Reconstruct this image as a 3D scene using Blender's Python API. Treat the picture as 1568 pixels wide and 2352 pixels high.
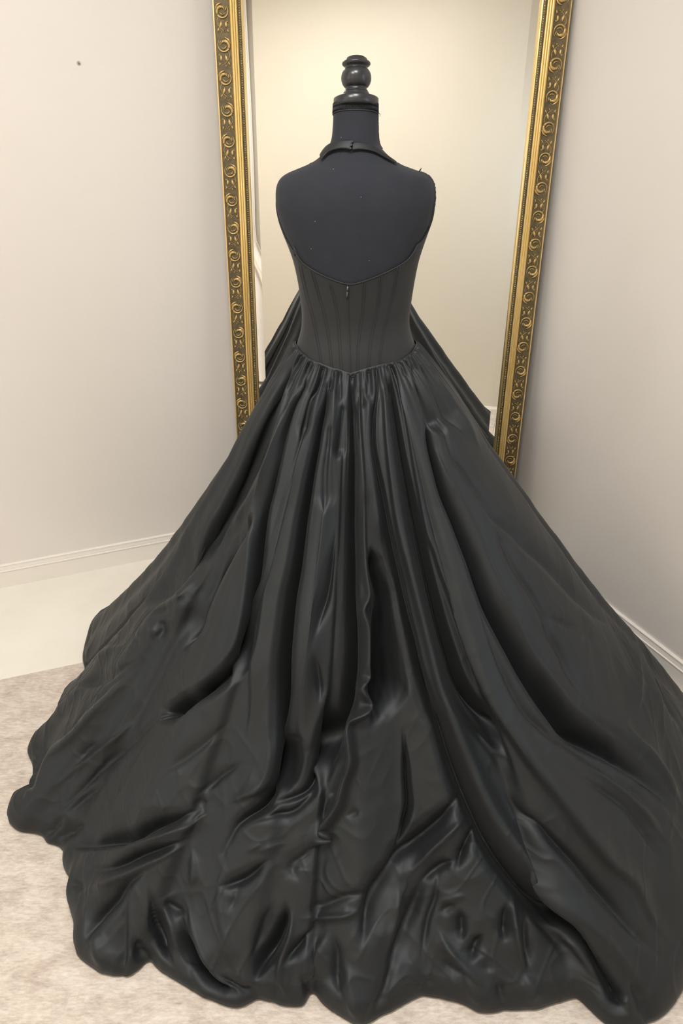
import bpy, bmesh, math, random
import numpy as np
from mathutils import Vector, Matrix

# ------------------------------------------------------------------ scene reset
for o in list(bpy.data.objects):
    bpy.data.objects.remove(o)
scene = bpy.context.scene
COL = scene.collection
PI = math.pi
rng = np.random.RandomState(7)
random.seed(7)

# ------------------------------------------------------------------ camera
F, CX, CY, H, PITCH = 1650.0, 784.0, 1176.0, 1.60, math.radians(28.63)
CP, SP = math.cos(PITCH), math.sin(PITCH)
cam_data = bpy.data.cameras.new('camera')
cam = bpy.data.objects.new('camera', cam_data)
COL.objects.link(cam)
cam.location = (0, 0, H)
cam.rotation_euler = (PI / 2 - PITCH, 0, 0)
cam_data.sensor_fit = 'VERTICAL'
cam_data.sensor_height = 36.0
cam_data.lens = F * 36.0 / 2352.0
cam_data.clip_start = 0.02
scene.camera = cam

# ------------------------------------------------------------------ view / world / lights
vs = scene.view_settings
vs.view_transform = 'Standard'
vs.look = 'None'
vs.exposure = -0.44
vs.gamma = 1.0
vs.use_curve_mapping = False

world = bpy.data.worlds.new('world')
scene.world = world
world.use_nodes = True
world.node_tree.nodes['Background'].inputs[0].default_value = (0.9, 0.93, 1.0, 1)
world.node_tree.nodes['Background'].inputs[1].default_value = 0.6


def area_light(name, loc, size, energy, color, target=None, rot=None, size_y=None):
    ld = bpy.data.lights.new(name, 'AREA')
    ld.shape = 'RECTANGLE'
    ld.size = size
    ld.size_y = size_y or size
    ld.energy = energy
    ld.color = color
    o = bpy.data.objects.new(name, ld)
    COL.objects.link(o)
    o.location = loc
    if target is not None:
        o.rotation_euler = (Vector(target) - Vector(loc)).to_track_quat('-Z', 'Y').to_euler()
    elif rot:
        o.rotation_euler = rot
    return o


# room axes: K the corner behind the mirror, D1 along the left wall, D2 along the right wall
CEIL = 3.0
K = Vector((0.514, 3.056))
A1, A2 = math.radians(21.7), math.radians(23.7)
D1 = Vector((-math.cos(A1), -math.sin(A1)))
D2 = Vector((math.sin(A2), -math.cos(A2)))
N1 = Vector((math.sin(A1), -math.cos(A1)))       # into the room from the left wall
N2 = Vector((-math.cos(A2), -math.sin(A2)))      # into the room from the right wall
LW, RW = 5.2, 3.28
LIGHT_SPOTS = [(1.5, 2.05, 34.0, 'square white ceiling light panel near the window wall'),
               (2.3, 2.0, 42.0, 'square white ceiling light panel in the middle of the ceiling'),
               (4.2, 1.75, 12.0, 'added square white ceiling light panel farthest from the window wall')]  # third panel is added fill for the right wall
LIGHT_SPOTS = [(*(K + D1 * a_ + D2 * b_), e_, t_) for a_, b_, e_, t_ in LIGHT_SPOTS]
for lx, ly, en, _ in LIGHT_SPOTS:
    area_light('ceiling_lamp', (lx, ly, CEIL - 0.03), 0.42, en, (1.0, 0.975, 0.95))

# ------------------------------------------------------------------ pixel helpers


def proj(P):
    """world points (N,3) -> photo pixels"""
    P = np.asarray(P, float)
    x, y, d = P[..., 0], P[..., 1], H - P[..., 2]
    zc = y * CP + d * SP
    yc = d * CP - y * SP
    return np.stack([CX + F * x / zc, CY + F * yc / zc], -1)


def ray(px, py):
    v = py - CY
    return (px - CX), F * CP - v * SP, -(F * SP + v * CP)      # X, Y(forward), Z


def on_floor(px, py, z=0.0):
    rx, ry, rz = ray(px, py)
    k = (z - H) / rz
    return rx * k, ry * k


def at_depth(px, py, Y):
    rx, ry, rz = ray(px, py)
    k = Y / ry
    return rx * k, Y, H + rz * k


# ------------------------------------------------------------------ object helpers
def tag(o, label=None, cat=None, group=None, kind=None):
    if label:
        o['label'] = label
    if cat:
        o['category'] = cat
    if group:
        o['group'] = group
    if kind:
        o['kind'] = kind
    return o


def empty(name, loc=(0, 0, 0)):
    o = bpy.data.objects.new(name, None)
    o.location = loc
    o.empty_display_size = 0.1
    COL.objects.link(o)
    return o


def link_mesh(name, me, mat, parent=None, smooth=True):
    o = bpy.data.objects.new(name, me)
    if mat is not None:
        for m in (mat if isinstance(mat, (list, tuple)) else [mat]):
            if len(me.materials) < (len(mat) if isinstance(mat, (list, tuple)) else 1):
                me.materials.append(m)
    COL.objects.link(o)
    if parent is not None:
        o.parent = parent
    if smooth:
        me.polygons.foreach_set('use_smooth', [True] * len(me.polygons))
    return o


def mesh_np(name, verts, quads):
    verts = np.asarray(verts, np.float32)
    quads = np.asarray(quads, np.int32)
    me = bpy.data.meshes.new(name)
    me.vertices.add(len(verts))
    me.vertices.foreach_set('co', verts.ravel())
    n = len(quads)
    k = quads.shape[1]
    me.loops.add(n * k)
    me.loops.foreach_set('vertex_index', quads.ravel())
    me.polygons.add(n)
    me.polygons.foreach_set('loop_start', np.arange(0, n * k, k, dtype=np.int32))
    me.update(calc_edges=True)
    me.validate()
    return me


def grid_quads(nr, nc, wrap=False):
    r = np.arange(nr - 1)[:, None]
    c = np.arange(nc if wrap else nc - 1)[None, :]
    c2 = (c + 1) % nc
    return np.stack([r * nc + c, r * nc + c2, (r + 1) * nc + c2, (r + 1) * nc + c], -1).reshape(-1, 4)


class MB:
    """collects simple shapes and builds ONE mesh object"""

    def __init__(self):
        self.v, self.f, self.m = [], [], []

    def add(self, verts, faces, mi=0):
        b = len(self.v)
        self.v += [tuple(p) for p in verts]
        self.f += [tuple(i + b for i in f) for f in faces]
        self.m += [mi] * len(faces)

    def box(self, lo, hi, mi=0, M=None):
        x0, y0, z0 = lo
        x1, y1, z1 = hi
        v = [(x0, y0, z0), (x1, y0, z0), (x1, y1, z0), (x0, y1, z0),
             (x0, y0, z1), (x1, y0, z1), (x1, y1, z1), (x0, y1, z1)]
        if M is not None:
            v = [tuple(M @ Vector(p)) for p in v]
        self.add(v, [(0, 3, 2, 1), (4, 5, 6, 7), (0, 1, 5, 4), (1, 2, 6, 5), (2, 3, 7, 6), (3, 0, 4, 7)], mi)

    def tube(self, pts, radii, n=8, mi=0, flat=1.0, up=(0, 0, 1), cap=True):
        pts = [Vector(p) for p in pts]
        if not hasattr(radii, '__len__'):
            radii = [radii] * len(pts)
        rings = []
        side0 = None
        for i, p in enumerate(pts):
            t = (pts[min(i + 1, len(pts) - 1)] - pts[max(i - 1, 0)])
            if t.length < 1e-9:
                t = Vector((0, 0, 1))
            t.normalize()
            s = t.cross(Vector(up))
            if s.length < 1e-4:
                s = side0 or t.cross(Vector((1, 0.3, 0)))
            s.normalize()
            side0 = s
            u = s.cross(t)
            rings.append([p + (s * math.cos(a) + u * math.sin(a) * flat) * radii[i]
                          for a in [2 * PI * k / n for k in range(n)]])
        verts = [q for r in rings for q in r]
        faces = []
        for i in range(len(pts) - 1):
            for k in range(n):
                faces.append((i * n + k, i * n + (k + 1) % n, (i + 1) * n + (k + 1) % n, (i + 1) * n + k))
        if cap:
            faces.append(tuple(reversed(range(n))))
            faces.append(tuple((len(pts) - 1) * n + k for k in range(n)))
        self.add(verts, faces, mi)

    def lathe(self, prof, n=32, center=(0, 0, 0), M=None, mi=0):
        v, f = [], []
        for r, z in prof:
            for k in range(n):
                a = 2 * PI * k / n
                p = Vector((r * math.cos(a), r * math.sin(a), z))
                if M is not None:
                    p = M @ p
                v.append((p.x + center[0], p.y + center[1], p.z + center[2]))
        for i in range(len(prof) - 1):
            for k in range(n):
                f.append((i * n + k, i * n + (k + 1) % n, (i + 1) * n + (k + 1) % n, (i + 1) * n + k))
        f.append(tuple(reversed(range(n))))
        f.append(tuple((len(prof) - 1) * n + k for k in range(n)))
        self.add(v, f, mi)

    def ellipsoid(self, c, r, M=None, n=8, m=5, mi=0):
        v, f = [], []
        v.append(Vector((0, 0, -1)))
        for i in range(1, m):
            la = -PI / 2 + PI * i / m
            for k in range(n):
                a = 2 * PI * k / n
                v.append(Vector((math.cos(la) * math.cos(a), math.cos(la) * math.sin(a), math.sin(la))))
        v.append(Vector((0, 0, 1)))
        out = []
        for p in v:
            q = Vector((p.x * r[0], p.y * r[1], p.z * r[2]))
            if M is not None:
                q = M @ q
            out.append(q + Vector(c))
        for k in range(n):
            f.append((0, 1 + (k + 1) % n, 1 + k))
            f.append((len(v) - 1, 1 + (m - 2) * n + k, 1 + (m - 2) * n + (k + 1) % n))
        for i in range(m - 2):
            for k in range(n):
                f.append((1 + i * n + k, 1 + i * n + (k + 1) % n, 1 + (i + 1) * n + (k + 1) % n, 1 + (i + 1) * n + k))
        self.add(out, f, mi)

    def mesh(self, name):
        me = bpy.data.meshes.new(name)
        me.from_pydata(self.v, [], self.f)
        if max(self.m) > 0:
            me.polygons.foreach_set('material_index', self.m)
        me.update()
        return me

    def build(self, name, mat, parent=None, smooth=False):
        return link_mesh(name, self.mesh(name), mat, parent, smooth)


def catmull(pts, k=4):
    """resample an (N,d) polyline smoothly, k pieces per span"""
    P = np.asarray(pts, float)
    if len(P) < 3:
        t = np.linspace(0, 1, k * max(1, len(P) - 1) + 1)[:, None]
        return P[0] + (P[-1] - P[0]) * t
    E = np.vstack([2 * P[0] - P[1], P, 2 * P[-1] - P[-2]])
    out = []
    for i in range(1, len(E) - 2):
        p0, p1, p2, p3 = E[i - 1], E[i], E[i + 1], E[i + 2]
        for t in np.arange(k) / k:
            out.append(0.5 * (2 * p1 + (p2 - p0) * t + (2 * p0 - 5 * p1 + 4 * p2 - p3) * t * t
                              + (3 * p1 - p0 - 3 * p2 + p3) * t ** 3))
    out.append(P[-1])
    return np.array(out)


def smooth(a, b, x):
    t = np.clip((x - a) / (b - a), 0, 1)
    return t * t * (3 - 2 * t)


# ------------------------------------------------------------------ materials
def material(name, color, rough=0.5, metal=0.0, spec=0.5, sheen=0.0, emit=None, emit_strength=0.0):
    m = bpy.data.materials.new(name)
    m.use_nodes = True
    b = m.node_tree.nodes['Principled BSDF']
    b.inputs['Base Color'].default_value = (*color, 1)
    b.inputs['Roughness'].default_value = rough
    b.inputs['Metallic'].default_value = metal
    b.inputs['Specular IOR Level'].default_value = spec
    b.inputs['Sheen Weight'].default_value = sheen
    if emit:
        b.inputs['Emission Color'].default_value = (*emit, 1)
        b.inputs['Emission Strength'].default_value = emit_strength
    return m


def nodes_of(m):
    nt = m.node_tree
    return nt, nt.nodes, nt.links, nt.nodes['Principled BSDF']


def noise_colour(m, stops, scale, detail=6, coord='Object', stretch=(1, 1, 1), rough=0.6, distortion=0.0):
    nt, N, L, b = nodes_of(m)
    tc = N.new('ShaderNodeTexCoord')
    mp = N.new('ShaderNodeMapping')
    mp.inputs['Scale'].default_value = stretch
    nz = N.new('ShaderNodeTexNoise')
    nz.inputs['Scale'].default_value = scale
    nz.inputs['Detail'].default_value = detail
    nz.inputs['Roughness'].default_value = rough
    nz.inputs['Distortion'].default_value = distortion
    cr = N.new('ShaderNodeValToRGB')
    el = cr.color_ramp.elements
    el[0].position, el[0].color = stops[0][0], (*stops[0][1], 1)
    el[1].position, el[1].color = stops[-1][0], (*stops[-1][1], 1)
    for p, c in stops[1:-1]:
        e = el.new(p)
        e.color = (*c, 1)
    L.new(tc.outputs[coord], mp.inputs[0])
    L.new(mp.outputs[0], nz.inputs['Vector'])
    L.new(nz.outputs['Fac'], cr.inputs[0])
    L.new(cr.outputs[0], b.inputs['Base Color'])
    return nz, cr, mp


def noise_bump(m, scale, strength, dist=0.002, detail=4, stretch=(1, 1, 1), coord='Object'):
    nt, N, L, b = nodes_of(m)
    tc = N.new('ShaderNodeTexCoord')
    mp = N.new('ShaderNodeMapping')
    mp.inputs['Scale'].default_value = stretch
    nz = N.new('ShaderNodeTexNoise')
    nz.inputs['Scale'].default_value = scale
    nz.inputs['Detail'].default_value = detail
    bp = N.new('ShaderNodeBump')
    bp.inputs['Strength'].default_value = strength
    bp.inputs['Distance'].default_value = dist
    L.new(tc.outputs[coord], mp.inputs[0])
    L.new(mp.outputs[0], nz.inputs['Vector'])
    L.new(nz.outputs['Fac'], bp.inputs['Height'])
    L.new(bp.outputs[0], b.inputs['Normal'])


M_wall = material('painted_wall', (0.78, 0.735, 0.675), 0.42, spec=0.35)
noise_colour(M_wall, [(0.3, (0.765, 0.725, 0.685)), (0.7, (0.795, 0.755, 0.715))], 1.3)
noise_bump(M_wall, 55, 0.12, 0.004, 3)
M_wall_rear = material('cream_painted_wall', (0.64, 0.58, 0.48), 0.5, spec=0.3)
noise_colour(M_wall_rear, [(0.3, (0.625, 0.57, 0.475)), (0.7, (0.655, 0.60, 0.505))], 1.3)
noise_bump(M_wall_rear, 55, 0.12, 0.004, 3)
M_ceiling = material('ceiling_paint', (0.82, 0.80, 0.76), 0.8)
noise_bump(M_ceiling, 60, 0.1, 0.003)
M_trim = material('trim_paint', (0.84, 0.80, 0.745), 0.3)
noise_bump(M_trim, 90, 0.05, 0.001)
M_floor = material('cream_vinyl', (0.83, 0.80, 0.72), 0.28)
noise_colour(M_floor, [(0.25, (0.79, 0.755, 0.675)), (0.55, (0.84, 0.81, 0.73)), (0.8, (0.86, 0.835, 0.76))], 4.0)
noise_bump(M_floor, 120, 0.06, 0.001)

M_rug = material('mottled_rug', (0.6, 0.5, 0.4), 0.95, spec=0.1, sheen=0.2)
nt, N, L, b = nodes_of(M_rug)
nz, cr, mp = noise_colour(M_rug, [(0.30, (0.42, 0.33, 0.265)), (0.44, (0.54, 0.445, 0.365)),
                                  (0.53, (0.62, 0.53, 0.445)), (0.68, (0.69, 0.605, 0.515))],
                          12.0, detail=15, rough=0.80, distortion=0.4, stretch=(1.0, 1.7, 1.0))
wv = N.new('ShaderNodeTexNoise')
wv.inputs['Scale'].default_value = 60
wv.inputs['Detail'].default_value = 5
mp2 = N.new('ShaderNodeMapping')
mp2.inputs['Scale'].default_value = (1.0, 3.5, 1.0)
tc2 = N.new('ShaderNodeTexCoord')
L.new(tc2.outputs['Object'], mp2.inputs[0])
L.new(mp2.outputs[0], wv.inputs['Vector'])
mx = N.new('ShaderNodeMix')
mx.data_type = 'RGBA'
mx.blend_type = 'OVERLAY'
mx.inputs['Factor'].default_value = 0.45
L.new(cr.outputs[0], mx.inputs['A'])
L.new(wv.outputs['Fac'], mx.inputs['B'])
hs = N.new('ShaderNodeHueSaturation')
hs.inputs['Saturation'].default_value = 0.78
L.new(mx.outputs['Result'], hs.inputs['Color'])
L.new(hs.outputs[0], b.inputs['Base Color'])
noise_bump(M_rug, 260, 0.35, 0.002, stretch=(1, 2.2, 1))

M_gold = material('gilt_gold', (0.66, 0.43, 0.12), 0.30, metal=0.85)
noise_colour(M_gold, [(0.3, (0.80, 0.58, 0.22)), (0.7, (0.94, 0.73, 0.36))], 35, stretch=(1, 1, 0.15))
M_bronze = material('antique_ground', (0.17, 0.125, 0.06), 0.5, metal=0.45)
noise_colour(M_bronze, [(0.3, (0.085, 0.066, 0.034)), (0.7, (0.17, 0.132, 0.07))], 120)
noise_bump(M_bronze, 300, 0.4, 0.001)
M_relief = material('gilt_relief', (0.6, 0.43, 0.18), 0.40, metal=0.6)
noise_colour(M_relief, [(0.35, (0.44, 0.31, 0.12)), (0.7, (0.66, 0.48, 0.21))], 160)
M_lip = material('pale_gold_edge', (0.80, 0.60, 0.30), 0.3, metal=0.8)
noise_bump(M_lip, 90, 0.05, 0.001)
M_glass = material('mirror_silver', (0.93, 0.925, 0.90), 0.0, metal=1.0)
nt, N, L, b = nodes_of(M_glass)
M_back = material('mirror_backing', (0.2, 0.16, 0.1), 0.8)
noise_bump(M_back, 50, 0.2)

M_jersey = material('black_jersey', (0.030, 0.033, 0.042), 0.85, spec=0.25, sheen=0.06)
noise_colour(M_jersey, [(0.3, (0.018, 0.0205, 0.027)), (0.7, (0.022, 0.0245, 0.032))], 30)
noise_bump(M_jersey, 900, 0.25, 0.0008)
M_lacquer = material('black_lacquer', (0.022, 0.023, 0.026), 0.28, spec=0.5)
noise_bump(M_lacquer, 80, 0.03, 0.001)
M_braid = material('black_braid', (0.026, 0.026, 0.03), 0.7)
noise_bump(M_braid, 700, 0.5, 0.001)
M_pole = material('black_steel', (0.03, 0.03, 0.033), 0.35, metal=0.6)
noise_bump(M_pole, 60, 0.05)

M_satin = material('black_satin', (0.008, 0.008, 0.008), 0.56, spec=0.46, sheen=0.03)
nt, N, L, b = nodes_of(M_satin)
noise_colour(M_satin, [(0.3, (0.0058, 0.0066, 0.0078)), (0.7, (0.0078, 0.0086, 0.0094))], 3.0)
M_satin.node_tree.nodes['Principled BSDF'].inputs['Specular Tint'].default_value = (0.90, 0.96, 1.0, 1)
noise_bump(M_satin, 1200, 0.06, 0.0004)
M_bodice = material('black_crepe', (0.0150, 0.0158, 0.0172), 0.6, spec=0.34, sheen=0.06)
noise_bump(M_bodice, 1400, 0.1, 0.0004)
M_stitch = material('dark_seam_thread', (0.012, 0.012, 0.013), 0.7)  # darker thread for stitch lines, binding and zip
noise_bump(M_stitch, 900, 0.2, 0.0005)
M_zip = material('dark_zip_metal', (0.12, 0.12, 0.13), 0.3, metal=0.8)
noise_bump(M_zip, 300, 0.05, 0.0005)
M_lint = material('pale_lint', (0.45, 0.45, 0.46), 0.9)
noise_bump(M_lint, 900, 0.2)
M_screw = material('painted_plug', (0.55, 0.52, 0.49), 0.5)
noise_bump(M_screw, 300, 0.2, 0.0005)
M_curtain = material('white_curtain', (0.82, 0.78, 0.72), 0.85, sheen=0.2)
noise_bump(M_curtain, 200, 0.15, 0.001)
M_panel = material('ceiling_panel_glow', (0.9, 0.88, 0.84), 0.5, emit=(1.0, 0.92, 0.82), emit_strength=3.0)
M_shade = material('lamp_shade_glow', (0.9, 0.8, 0.6), 0.8, emit=(1.0, 0.78, 0.42), emit_strength=4.0)
M_frame_white = material('window_frame_white', (0.8, 0.79, 0.76), 0.4)
noise_bump(M_frame_white, 90, 0.05)
M_pane = material('window_pane_glass', (0.9, 0.95, 1.0), 0.02)
M_pane.node_tree.nodes['Principled BSDF'].inputs['Transmission Weight'].default_value = 1.0

# ------------------------------------------------------------------ room shell
PL, PR = K + D1 * LW, K + D2 * RW
PB = PL + D2 * RW


def wall_box(name, a, b, inward, z0=0.0, z1=CEIL, thick=0.12, mat=None, off=0.0, ext=0.1):
    a, b = Vector(a), Vector(b)
    d = (b - a).normalized()
    a = a - d * ext
    b = b + d * ext
    out = -Vector(inward) * thick
    i0 = Vector(inward) * off
    m = MB()
    q = [a + i0, b + i0, b + i0 + out, a + i0 + out]
    v = [(p.x, p.y, z0) for p in q] + [(p.x, p.y, z1) for p in q]
    m.add(v, [(0, 1, 2, 3), (7, 6, 5, 4), (0, 4, 5, 1), (1, 5, 6, 2), (2, 6, 7, 3), (3, 7, 4, 0)])
    o = m.build(name, mat or M_wall)
    bm = bmesh.new()
    bm.from_mesh(o.data)
    bmesh.ops.recalc_face_normals(bm, faces=bm.faces)
    bm.to_mesh(o.data)
    bm.free()
    return tag(o, kind='structure')


wall_box('wall_left', K, PL, N1)
# walls with a window opening (both windows are guesses, put in out of view to provide light)
def window_wall(name, win_name, start, along, inward, length, w0, w1, z0, z1, energy, color, drop):
    bm = bmesh.new()

    def slab(s0, s1, za, zb):
        q = [start + along * a_ + inward * t_ for a_, t_ in ((s0, 0), (s1, 0), (s1, -0.12), (s0, -0.12))]
        vv_ = [bm.verts.new((p.x, p.y, z)) for z in (za, zb) for p in q]
        for f in [(0, 1, 2, 3), (7, 6, 5, 4), (0, 4, 5, 1), (1, 5, 6, 2), (2, 6, 7, 3), (3, 7, 4, 0)]:
            bm.faces.new([vv_[i_] for i_ in f])

    slab(-0.1, w0, 0, CEIL)
    slab(w1, length + 0.1, 0, CEIL)
    slab(w0, w1, 0, z0)
    slab(w0, w1, z1, CEIL)
    bmesh.ops.recalc_face_normals(bm, faces=bm.faces)
    me_ = bpy.data.meshes.new(name)
    bm.to_mesh(me_)
    bm.free()
    tag(link_mesh(name, me_, M_wall, smooth=False), kind='structure')
    c = start + along * ((w0 + w1) / 2)
    win = empty(win_name, (c.x, c.y, z0))
    tag(win, kind='structure')
    out_ = -inward
    win.rotation_euler = (0, 0, math.atan2(out_.y, out_.x) - PI / 2)
    ww, hh = (w1 - w0) / 2, z1 - z0
    m = MB()
    m.box((-ww, 0.0, 0), (-ww + 0.05, 0.10, hh))
    m.box((ww - 0.05, 0.0, 0), (ww, 0.10, hh))
    m.box((-ww + 0.05, 0.0, 0), (ww - 0.05, 0.10, 0.05))
    m.box((-ww + 0.05, 0.0, hh - 0.05), (ww - 0.05, 0.10, hh))
    m.box((-0.025, 0.04, 0.05), (0.025, 0.08, hh - 0.05))
    m.build('window_frame', M_frame_white, win)
    for sd in (-1, 1):
        m = MB()
        x0, x1 = (0.025, ww - 0.05) if sd > 0 else (-ww + 0.05, -0.025)
        m.box((x0, 0.055, 0.05), (x1, 0.061, hh - 0.05))
        m.build('pane', M_pane, win)
    lc = c + inward * 0.02
    area_light('window_fill_light', (lc.x, lc.y, (z0 + z1) / 2), w1 - w0 - 0.1, energy, color,
               target=(lc.x + inward.x, lc.y + inward.y, (z0 + z1) / 2 - drop), size_y=hh - 0.1)


window_wall('wall_right', 'unseen_window_1', K, D2, N2, RW, 2.15, 3.05, 0.95, 2.25, 13.0, (0.70, 0.85, 1.0), 0.25)  # guessed window, unseen, supplies the cool light from the right
wall_box('wall_rear', PR, PB, -D2, mat=M_wall_rear)
window_wall('wall_side', 'added_window_2', PL, D2, -D1, RW, 0.7, 2.7, 0.75, 2.35, 24.0, (0.90, 0.95, 1.0), 0.0)  # unseen window added to brighten the right wall

m = MB()
m.box((-7, -7.5, -0.1), (6, 5, 0.0))
tag(m.build('floor', M_floor), kind='structure')
m = MB()
m.box((-7, -7.5, CEIL), (6, 5, CEIL + 0.1))
tag(m.build('ceiling', M_ceiling), kind='structure')


# baseboards: two slim beads over a plain board
def baseboard(name, a, b, inward, h=0.098):
    a, b = Vector(a), Vector(b)
    prof = [(0, 0.0), (0.013, 0.0), (0.013, h * 0.70), (0.0155, h * 0.715), (0.0155, h * 0.75), (0.011, h * 0.765),
            (0.011, h * 0.80), (0.0095, h * 0.87), (0.0085, h * 0.925), (0.010, h * 0.935), (0.010, h * 0.975), (0.007, h), (0, h)]
    v, f = [], []
    n = len(prof)
    for p in (a, b):
        for t, z in prof:
            q = p + Vector(inward) * t
            v.append((q.x, q.y, z))
    for i in range(n - 1):
        f.append((i, i + 1, n + i + 1, n + i))
    m = MB()
    m.add(v, f)
    o = m.build(name, M_trim)
    return tag(o, kind='structure')


baseboard('baseboard_left', K, PL, N1)
baseboard('baseboard_right', K, PR, N2)
baseboard('baseboard_side', PL, PB, -D1)

# ceiling lamps (guessed panels out of view, the third added as fill; their light comes from the area lamps just below)
for lx, ly, _, lab in LIGHT_SPOTS:
    e = empty('ceiling_light', (lx, ly, CEIL))
    tag(e, lab, 'ceiling light', 'ceiling light panels')
    m = MB()
    m.box((-0.3, -0.3, -0.012), (0.3, 0.3, -0.002))
    m.build('diffuser', M_panel, e)
    m = MB()
    for q in (((-0.33, -0.33, -0.02), (-0.3, 0.33, 0)), ((0.3, -0.33, -0.02), (0.33, 0.33, 0)),
              ((-0.3, -0.33, -0.02), (0.3, -0.3, 0)), ((-0.3, 0.3, -0.02), (0.3, 0.33, 0))):
        m.box(*q)
    m.build('frame', M_frame_white, e)

# ------------------------------------------------------------------ rug
ra = math.radians(19.3)
rt, rn = Vector((math.cos(ra), math.sin(ra))), Vector((math.sin(ra), -math.cos(ra)))
p_edge = Vector(on_floor(90, 1546))
far_right = p_edge + rt * 1.66
RL, RD = 3.0, 2.5
rug_me = MB()
nx, ny = 60, 60
tz = 0.008
q = [far_right, far_right - rt * RL, far_right - rt * RL + rn * RD, far_right + rn * RD]
q2 = [far_right - rt * 0.003 + rn * 0.003, far_right - rt * (RL - 0.003) + rn * 0.003,
      far_right - rt * (RL - 0.003) + rn * (RD - 0.003), far_right - rt * 0.003 + rn * (RD - 0.003)]
v = [(p.x, p.y, 0.0005) for p in q] + [(p.x, p.y, tz - 0.002) for p in q] + [(p.x, p.y, tz) for p in q2]
rug_me.add(v, [(0, 1, 5, 4), (1, 2, 6, 5), (2, 3, 7, 6), (3, 0, 4, 7),
               (4, 5, 9, 8), (5, 6, 10, 9), (6, 7, 11, 10), (7, 4, 8, 11), (8, 9, 10, 11)])
tag(rug_me.build('area_rug', M_rug), 'flat mottled beige and brown area rug under the black gown', 'rug')

# ------------------------------------------------------------------ mirror
LEAN, ROLL = math.radians(3.5), math.radians(0.5)
MW, MH, FW = 1.075, 2.15, 0.0885
mir = empty('standing_mirror', (0.135, 2.535, 0.006))
mir.rotation_euler = (-LEAN, ROLL, 0)
tag(mir, 'tall mirror with an ornate gold frame leaning in the corner behind the gown', 'mirror')

prof = [(0, 0), (0, 0.040), (0.0015, 0.0435), (0.0045, 0.0435), (0.006, 0.0395), (0.030, 0.0365), (0.0500, 0.0370), (0.0515, 0.041)]
pmat = [1, 2, 2, 2, 1, 1, 2]
base_w, base_h = 0.0515, 0.041
for k in range(3):
    w0 = 0.0525 + k * 0.0068
    h0 = 0.0400 - k * 0.0024
    for t in np.linspace(0, PI, 7):
        prof.append((w0 + 0.0034 - 0.0034 * math.cos(t), h0 + 0.0030 * math.sin(t) - 0.0012 * (t / PI)))
        pmat.append(0)
prof += [(0.0738, 0.0290), (0.0750, 0.0290), (0.0835, 0.0265), (0.0840, 0.0285), (0.0870, 0.0275), (0.0885, 0.024), (0.0885, 0.008)]
pmat += [1, 1, 1, 0, 0, 0, 0]
pmat = pmat[:len(prof) - 1]


def rail(name, length, M, parent):
    """a mitred rail; local: u along the rail, w inwards from the outer edge, h towards the viewer"""
    v, f, mi = [], [], []
    n = len(prof)
    for e in (0, 1):
        for w, h in prof:
            u = -length / 2 + w if e == 0 else length / 2 - w
            v.append(tuple(M @ Vector((u, w, h))))
    for i in range(n - 1):
        f.append((i, i + 1, n + i + 1, n + i))
        mi.append(pmat[i])
    me = bpy.data.meshes.new(name)
    me.from_pydata(v, [], f)
    for mt in (M_gold, M_bronze, M_lip):
        me.materials.append(mt)
    me.polygons.foreach_set('material_index', mi)
    bm = bmesh.new()
    bm.from_mesh(me)
    bmesh.ops.recalc_face_normals(bm, faces=bm.faces)
    bm.to_mesh(me)
    bm.free()
    o = bpy.data.objects.new(name, me)
    COL.objects.link(o)
    o.parent = parent
    return o


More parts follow.
